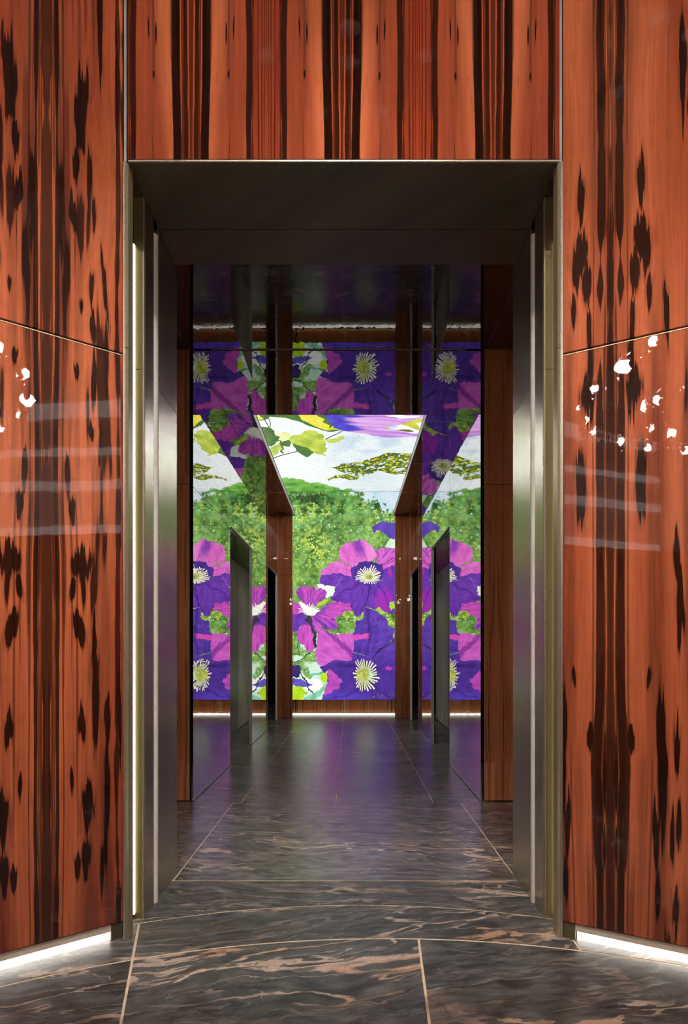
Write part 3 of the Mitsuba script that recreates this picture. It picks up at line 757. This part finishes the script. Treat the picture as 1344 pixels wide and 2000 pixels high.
for sg, jx, lx in ((-1, JL, LX), (1, JR, RX)):
    def side(a0, a1, y0, y1, z0, z1, c=.001):
        """a: distance outward from the inner face of the jamb"""
        return bx(*sorted((jx + sg * a0, jx + sg * a1)), y0, y1, z0, z1, c)
    # bright vertical edge strip beside the wood, in two lengths, full height of the room
    edge = Polygon([(lx - sg * .001, Y0 - .012), (lx - sg * .010, Y0 - .012), (lx - sg * .0165, Y0 - .004), (lx - sg * .0195, Y0 + .045), (lx - sg * .001, Y0 + .050)])
    obj('edge_strip', prism(edge, .0, ZJ - .001), 'edge_bronze', pf)
    obj('edge_strip', prism(edge, ZJ + .001, SOFFIT), 'edge_bronze', pf)
    obj('edge_strip', bx(*sorted((lx - sg * .002, lx - sg * .012)), Y0 - .012, Y0 + .02, SOFFIT + .001, ROOF - .005), 'chrome', pf)
    obj('edge_bead', bx(*sorted((lx + sg * .0005, lx - sg * .005)), Y0 - .0135, Y0 - .006, .0, SOFFIT), 'chrome', pf)
    obj('slot_back', side(.045, .075, Y0 + .05, 2.96, 0, SOFFIT + .02), 'bronze_soffit', pf)
    for z0, z1 in ((.0, ZJ - .001), (ZJ + .001, SOFFIT - .001)):
        obj('column', side(-.0, .042, 2.945, 2.965, z0, z1), 'brass', pf)
        obj('jamb_panel', side(0, .03, 2.966, 3.096, z0, z1), 'jamb_steel', pf)
        obj('jamb_panel', side(0, .03, 3.168, PORTAL_END, z0, z1), 'jamb_steel', pf)
    obj('corner_bead', side(-.002, .004, 2.943, 2.949, 0, SOFFIT - .001, .0008), 'brass_edge', pf)
    an = np.linspace(0, math.pi, 13)
    bead = Polygon([(jx + sg * (.012 - .020 * math.sin(q)), 3.133 - .024 * math.cos(q)) for q in an])
    obj('pale_strip', prism(bead, 0, SOFFIT - .05), 'pale_metal', pf, smooth=30, label='pale vertical strip set in the dark jamb')
    obj('jamb_groove', side(.02, .034, 3.096, 3.168, 0, SOFFIT), 'gap_black', pf)
    obj('corner_bead', side(-.0015, .004, 3.164, 3.169, 0, SOFFIT - .001, .0008), 'brass_edge', pf)
    obj('jamb_backing', side(.031, .075, 2.966, PORTAL_END - .002, 0, SOFFIT + .02), 'gap_black', pf)
obj('light_strip', bx(-.8865, -.8795, 2.925, 2.940, .02, 2.76), 'lamp_body', emit=rgb(EDGE_LED, EDGE_LED * .93, EDGE_LED * .8), label='thin glowing vertical line of light in the left side of the portal', cat='light strip')
obj('light_strip', bx(.8425, .8445, 2.925, 2.94, .02, 2.78), 'lamp_body', emit=rgb(EDGE_LED, EDGE_LED * .93, EDGE_LED * .8), label='thin vertical light strip hidden in the right side of the portal', cat='light strip')

# ------------------------------------------------------------------ space behind the portal and the passage
for sg, wx, nm in ((-1, WL, 'left'), (1, WR, 'right')):
    w = obj(f'wall_lobby_{nm}', bx(*sorted((MID + sg * 1.50, MID + sg * 1.58)), PORTAL_END - .12, PS + .06, -.02, CEIL + .1), 'wood_pier', kind='structure', label=f'{nm} wood wall between the portal and the passage')
    obj('light_strip', bx(*sorted((MID + sg * 1.10, MID + sg * 1.13)), PORTAL_END - .075, PORTAL_END - .065, .02, 1.9), 'lamp_body', emit=rgb(14, 13, 11.5), label=f'vertical light strip behind the {nm} jamb of the portal', cat='light strip')
    # wood end piece that faces the portal, in two heights, beside a dark shadow gap
    e = obj(f'wall_end_{nm}', bx(*sorted((wx + sg * .018, MID + sg * 1.50)), PS + .02, PS + .06, -.01, CEIL + .08), 'gap_black', kind='structure', label=f'dark wood pier facing the portal at the {nm} start of the passage')
    for z0, z1 in ((.006, 2.307), (2.311, CEIL + .02)):
        obj('panel', bx(*sorted((wx + sg * .028, MID + sg * 1.498)), PS, PS + .022, z0, z1, .001), 'wood_pier', e)
    obj('edge_trim', bx(*sorted((wx + sg * .026, wx + sg * .0285)), PS - .002, PS + .02, .0, CEIL + .02), 'brass_edge', e)
    # mirror-polished wall: thin sheets with two openings
    mw = obj(f'wall_passage_{nm}', bx(*sorted((wx + sg * .012, wx + sg * .03)), PS + .008, PIER, DOORH + .03, CEIL + .05), 'gap_black', kind='structure', label=f'mirror polished metal wall along the {nm} of the passage with two door openings')
    segs = [(PS, 6.84, .012, DOORH), (8.37, 9.94, .012, DOORH), (11.30, PIER - .004, .012, DOORH)]
    for y0, y1, z0, z1 in segs:
        obj('backing', bx(*sorted((wx + sg * .012, wx + sg * .03)), y0 + .004, y1 - .004, 0, DOORH + .03), 'gap_black', mw)
        obj('mirror_panel', bx(*sorted((wx, wx + sg * .012)), y0 + .0015, y1 - .0015, z0, z1 - .0015, .0012), 'mirror_metal' if y1 < 11.4 else 'wood_pier', mw)
        obj('base_trim', bx(*sorted((wx - sg * .003, wx + sg * .011)), y0 + .002, y1 - .002, .004, .0115), 'chrome', mw)
    for y0, y1 in ((PS, 6.84), (6.84, 8.37), (8.37, 9.94), (9.94, 11.30), (11.30, PIER - .004)):
        obj('mirror_panel', bx(*sorted((wx, wx + sg * .012)), y0 + .0015, y1 - .0015, DOORH + .0015, CEIL - .001, .0012), 'mirror_metal' if y1 < 11.2 or y0 < 11 else 'wood_pier', mw)
    for y in (6.84, 8.37, 9.94, 11.30):
        obj('edge_trim', bx(*sorted((wx - sg * .001, wx + sg * .031)), y - .004, y + .004, 0, DOORH), 'pale_metal', mw)
    for y0, y1 in ((6.84, 8.37), (9.94, 11.30)):
        obj('edge_trim', bx(*sorted((wx - sg * .001, wx + sg * .031)), y0, y1, DOORH - .004, DOORH + .001), 'chrome', mw)
    for y in (6.84, 8.37, 9.94, 11.30):
        obj('seam', bx(*sorted((wx - sg * .0008, wx + sg * .012)), y - .0025, y + .0025, DOORH + .001, CEIL - .001), 'pale_metal', mw)
    # shaft space behind: outer wall, steel lift doors, black side passage
    ox = MID + sg * 1.46
    ow = obj(f'wall_outer_{nm}', bx(*sorted((ox + sg * .03, ox + sg * .1)), PS + .06, 11.4, -.02, 3.0), 'black', kind='structure', label=f'dark outer wall behind the {nm} mirror wall')
    d = numbered('elevator_door')
    tag(d, f'brushed steel elevator door behind the first opening of the {nm} passage wall', 'elevator door')
    for y0, y1 in ((6.95, 8.69), (8.71, 9.945), (9.965, 10.75), (10.77, 11.38)):
        lf = obj('door_panel', bx(*sorted((ox, ox + sg * .02)), y0, y1, .012, 2.30, .001), 'door_steel', d)
        obj('top_panel', bx(*sorted((ox, ox + sg * .02)), y0, y1, 2.31, 2.98, .001), 'jamb_steel', d)
    obj('sill', bx(*sorted((ox - sg * .004, ox + sg * .02)), 6.95, 11.38, .0, .011), 'black', d)
    obj('shaft_ceiling', bx(*sorted((wx + sg * .031, ox + sg * .1)), PS + .07, PIER + .1, 2.99, 3.05), 'gap_black', mw)
    obj('light_strip', bx(*sorted((MID + sg * 1.14, MID + sg * 1.17)), 7.2, 11.2, 2.965, 2.985), 'lamp_body', emit=rgb(12, 11.6, 10.3), label=f'light strip that lights the steel doors behind the {nm} mirror wall', cat='light strip')
    bk = obj(f'wall_side_passage_{nm}', bx(*sorted((MID + sg * 1.2, MID + sg * 2.3)), 15.2, 15.28, -.02, 3.0), 'black', kind='structure', label=f'black wall at the end of the {nm} side passage')
    obj('wall', bx(*sorted((MID + sg * 2.2, MID + sg * 2.28)), 11.4, 15.2, -.02, 3.0), 'black', bk)
    obj('wall', bx(*sorted((ox, MID + sg * 2.28)), 11.4, 11.44, -.02, 3.0), 'black', bk)
    obj('lid', bx(*sorted((MID + sg * 1.2, MID + sg * 2.28)), 11.7, 15.2, 2.99, 3.05), 'gap_black', bk)
    # wood pier that frames the print
    px = CUTL - .032 if sg < 0 else CUTR + .021
    pr = obj(f'wall_pier_{nm}', bx(*sorted((px + sg * .004, wx + sg * .03)), PIER + .023, PIER + .14, -.01, CEIL + .06), 'gap_black', kind='structure', label=f'polished brown wood pier at the {nm} of the flower print')
    midx = px + sg * .105
    for z0, z1 in ((.004, 2.317), (2.321, CEIL - .002)):
        obj('panel', bx(*sorted((px, midx)), PIER, PIER + .15, z0, z1, .0015), 'wood_pier', pr)
        obj('panel', bx(*sorted((midx + sg * .002, wx + sg * .01)), PIER + .004, PIER + .022, z0, z1, .0015), 'wood_pier', pr)

# ceilings
lc = obj('ceiling_lobby', bx(MID - 1.58, MID + 1.58, PORTAL_END - .12, PS + .004, CEIL + .05, CEIL + .10), 'gap_black', kind='structure', label='dark glossy ceiling between the portal and the passage')
xs = [MID - 1.50, -1.175, .99, MID + 1.50]
for k in range(3):
    obj('ceiling_panel', bx(xs[k] + .0015, xs[k + 1] - .0015, PORTAL_END, PS - .004, CEIL + .008, CEIL + .05, .001), 'ceiling_lacquer', lc)
obj('edge_trim', bx(-1.0, .85, PS - .014, PS - .003, CEIL + .004, CEIL + .010), 'brass_edge', lc)
pc = obj('ceiling_passage', bx(WL - .03, WR + .03, PS + .006, CUT0 - .09, CEIL + .012, CEIL + .05), 'gap_black', kind='structure', label='dark glossy ceiling panels of the passage around the sky print opening')
obj('ceiling_panel', bx(WL, WR, PS, CUT0, CEIL, CEIL + .012, .001), 'ceiling_lacquer', pc)
ys = [CUT0, 6.84, 8.37, 9.94, PIER]
for x0, x1 in ((WL, CUTL), (CUTR, WR)):
    for k in range(4):
        obj('ceiling_panel', bx(x0 + .0005, x1 - .0005, ys[k] + .0015, ys[k + 1] - .0015, CEIL, CEIL + .012, .001), 'ceiling_lacquer', pc)
    for y in ys[1:4]:
        obj('seam', bx(x0 + .001, x1 - .001, y - .003, y + .003, CEIL - .0006, CEIL + .01), 'pale_metal', pc)
    obj('backing', bx(x0 - .03 * (x0 == WL), x1 + .03 * (x1 == WR), CUT0, PIER + .1, CEIL + .012, CEIL + .075), 'gap_black', pc)
obj('opening_edge', bx(CUTL - .003, CUTL + .002, CUT0, PIER, CEIL - .001, CEIL + .055), 'pale_metal', pc, label='pale edge of the ceiling opening')
obj('opening_edge', bx(CUTR - .002, CUTR + .003, CUT0, PIER, CEIL - .001, CEIL + .055), 'pale_metal', pc, label='pale edge of the ceiling opening')
obj('opening_edge', bx(CUTL, CUTR, CUT0 - .004, CUT0, CEIL - .001, CEIL + .055), 'pale_metal', pc, label='pale edge of the ceiling opening')
# box above the opening
obj('wall_loft_front', bx(WL - .6, WR + .6, CUT0 - .16, CUT0 - .1, CEIL + .05, HIGH + .05), 'plaster', kind='structure', label='upstand in front of the sky print')
for sg, nm in ((-1, 'left'), (1, 'right')):
    obj(f'wall_loft_{nm}', bx(*sorted((MID + sg * 1.42, MID + sg * 1.48)), CUT0 - .16, END + .1, CEIL + .05, HIGH + .05), 'plaster', kind='structure', label=f'{nm} upstand beside the sky print')

for sg, xx in ((-1, -1.15), (1, .97)):
    obj('light_strip', bx(xx - .02, xx + .02, 8.0, 11.9, HIGH - .05, HIGH - .025), 'lamp_body', emit=rgb(COVE, COVE * .97, COVE * .9), label='light strip hidden in the ceiling recess along its %s side' % ('left' if sg < 0 else 'right'), cat='light strip')

# the two prints
# (each a thin board with the lit print on its face)
def face(corners):
    return (np.array(corners, float), np.array([[0, 1, 2], [0, 2, 3]]))


UVQ = np.array([[0, 0], [1, 0], [1, 1], [0, 1]], float)
x0, x1 = MID - 1.415, MID + 1.415
sm = obj('sky_mural', bx(x0, x1, CUT0 - .1, END - .012, HIGH + .001, HIGH + .02), 'print_body', label='backlit ceiling print of leaves and violet petals against a white sky', cat='ceiling print')
obj('print', face([(x0, CUT0 - .1, HIGH), (x0, END - .012, HIGH), (x1, END - .012, HIGH), (x1, CUT0 - .1, HIGH)]), 'print_body', sm, emit=proc(skyprint), uv=UVQ)
x0, x1 = MID - 1.03, MID + 1.03
fm = obj('flower_mural', bx(x0, x1, END + .001, END + .02, .262, HIGH - .002), 'print_body', label='backlit wall print of purple clematis flowers before green trees', cat='wall print')
obj('print', face([(x0, END, .262), (x1, END, .262), (x1, END, HIGH - .002), (x0, END, HIGH - .002)]), 'print_body', fm, emit=proc(clematis), uv=UVQ)
obj('wall_end', bx(MID - 1.12, MID + 1.12, END + .03, END + .1, -.02, HIGH + .05), 'gap_black', kind='structure', label='end wall of the passage behind the flower print')
pl = obj('baseboard_end', bx(MID - 1.10, MID + 1.10, END + .022, END + .028, .0, .258), 'gap_black', kind='structure', label='low brown wood plinth with pale trims under the flower print')
for x0, x1 in ((-1.18, -.925), (-.885, -.094), (-.086, .70), (.73, 1.0)):
    obj('plinth_panel', bx(x0, x1, END + .004, END + .022, .050, .258, .001), 'wood_plinth', pl)
for x in (-.905, -.090, .716):
    obj('plinth_trim', bx(x - .005, x + .005, END + .002, END + .02, .045, .26), 'pale_metal', pl)
obj('plinth_trim', bx(-1.18, 1.0, END + .002, END + .02, .040, .048), 'pale_metal', pl)
obj('light_strip', bx(-1.12, .93, END - .045, END - .025, .003, .036), 'lamp_body', emit=rgb(1.25, 1.22, 1.05), label='pale light strip along the floor under the flower print', cat='light strip')
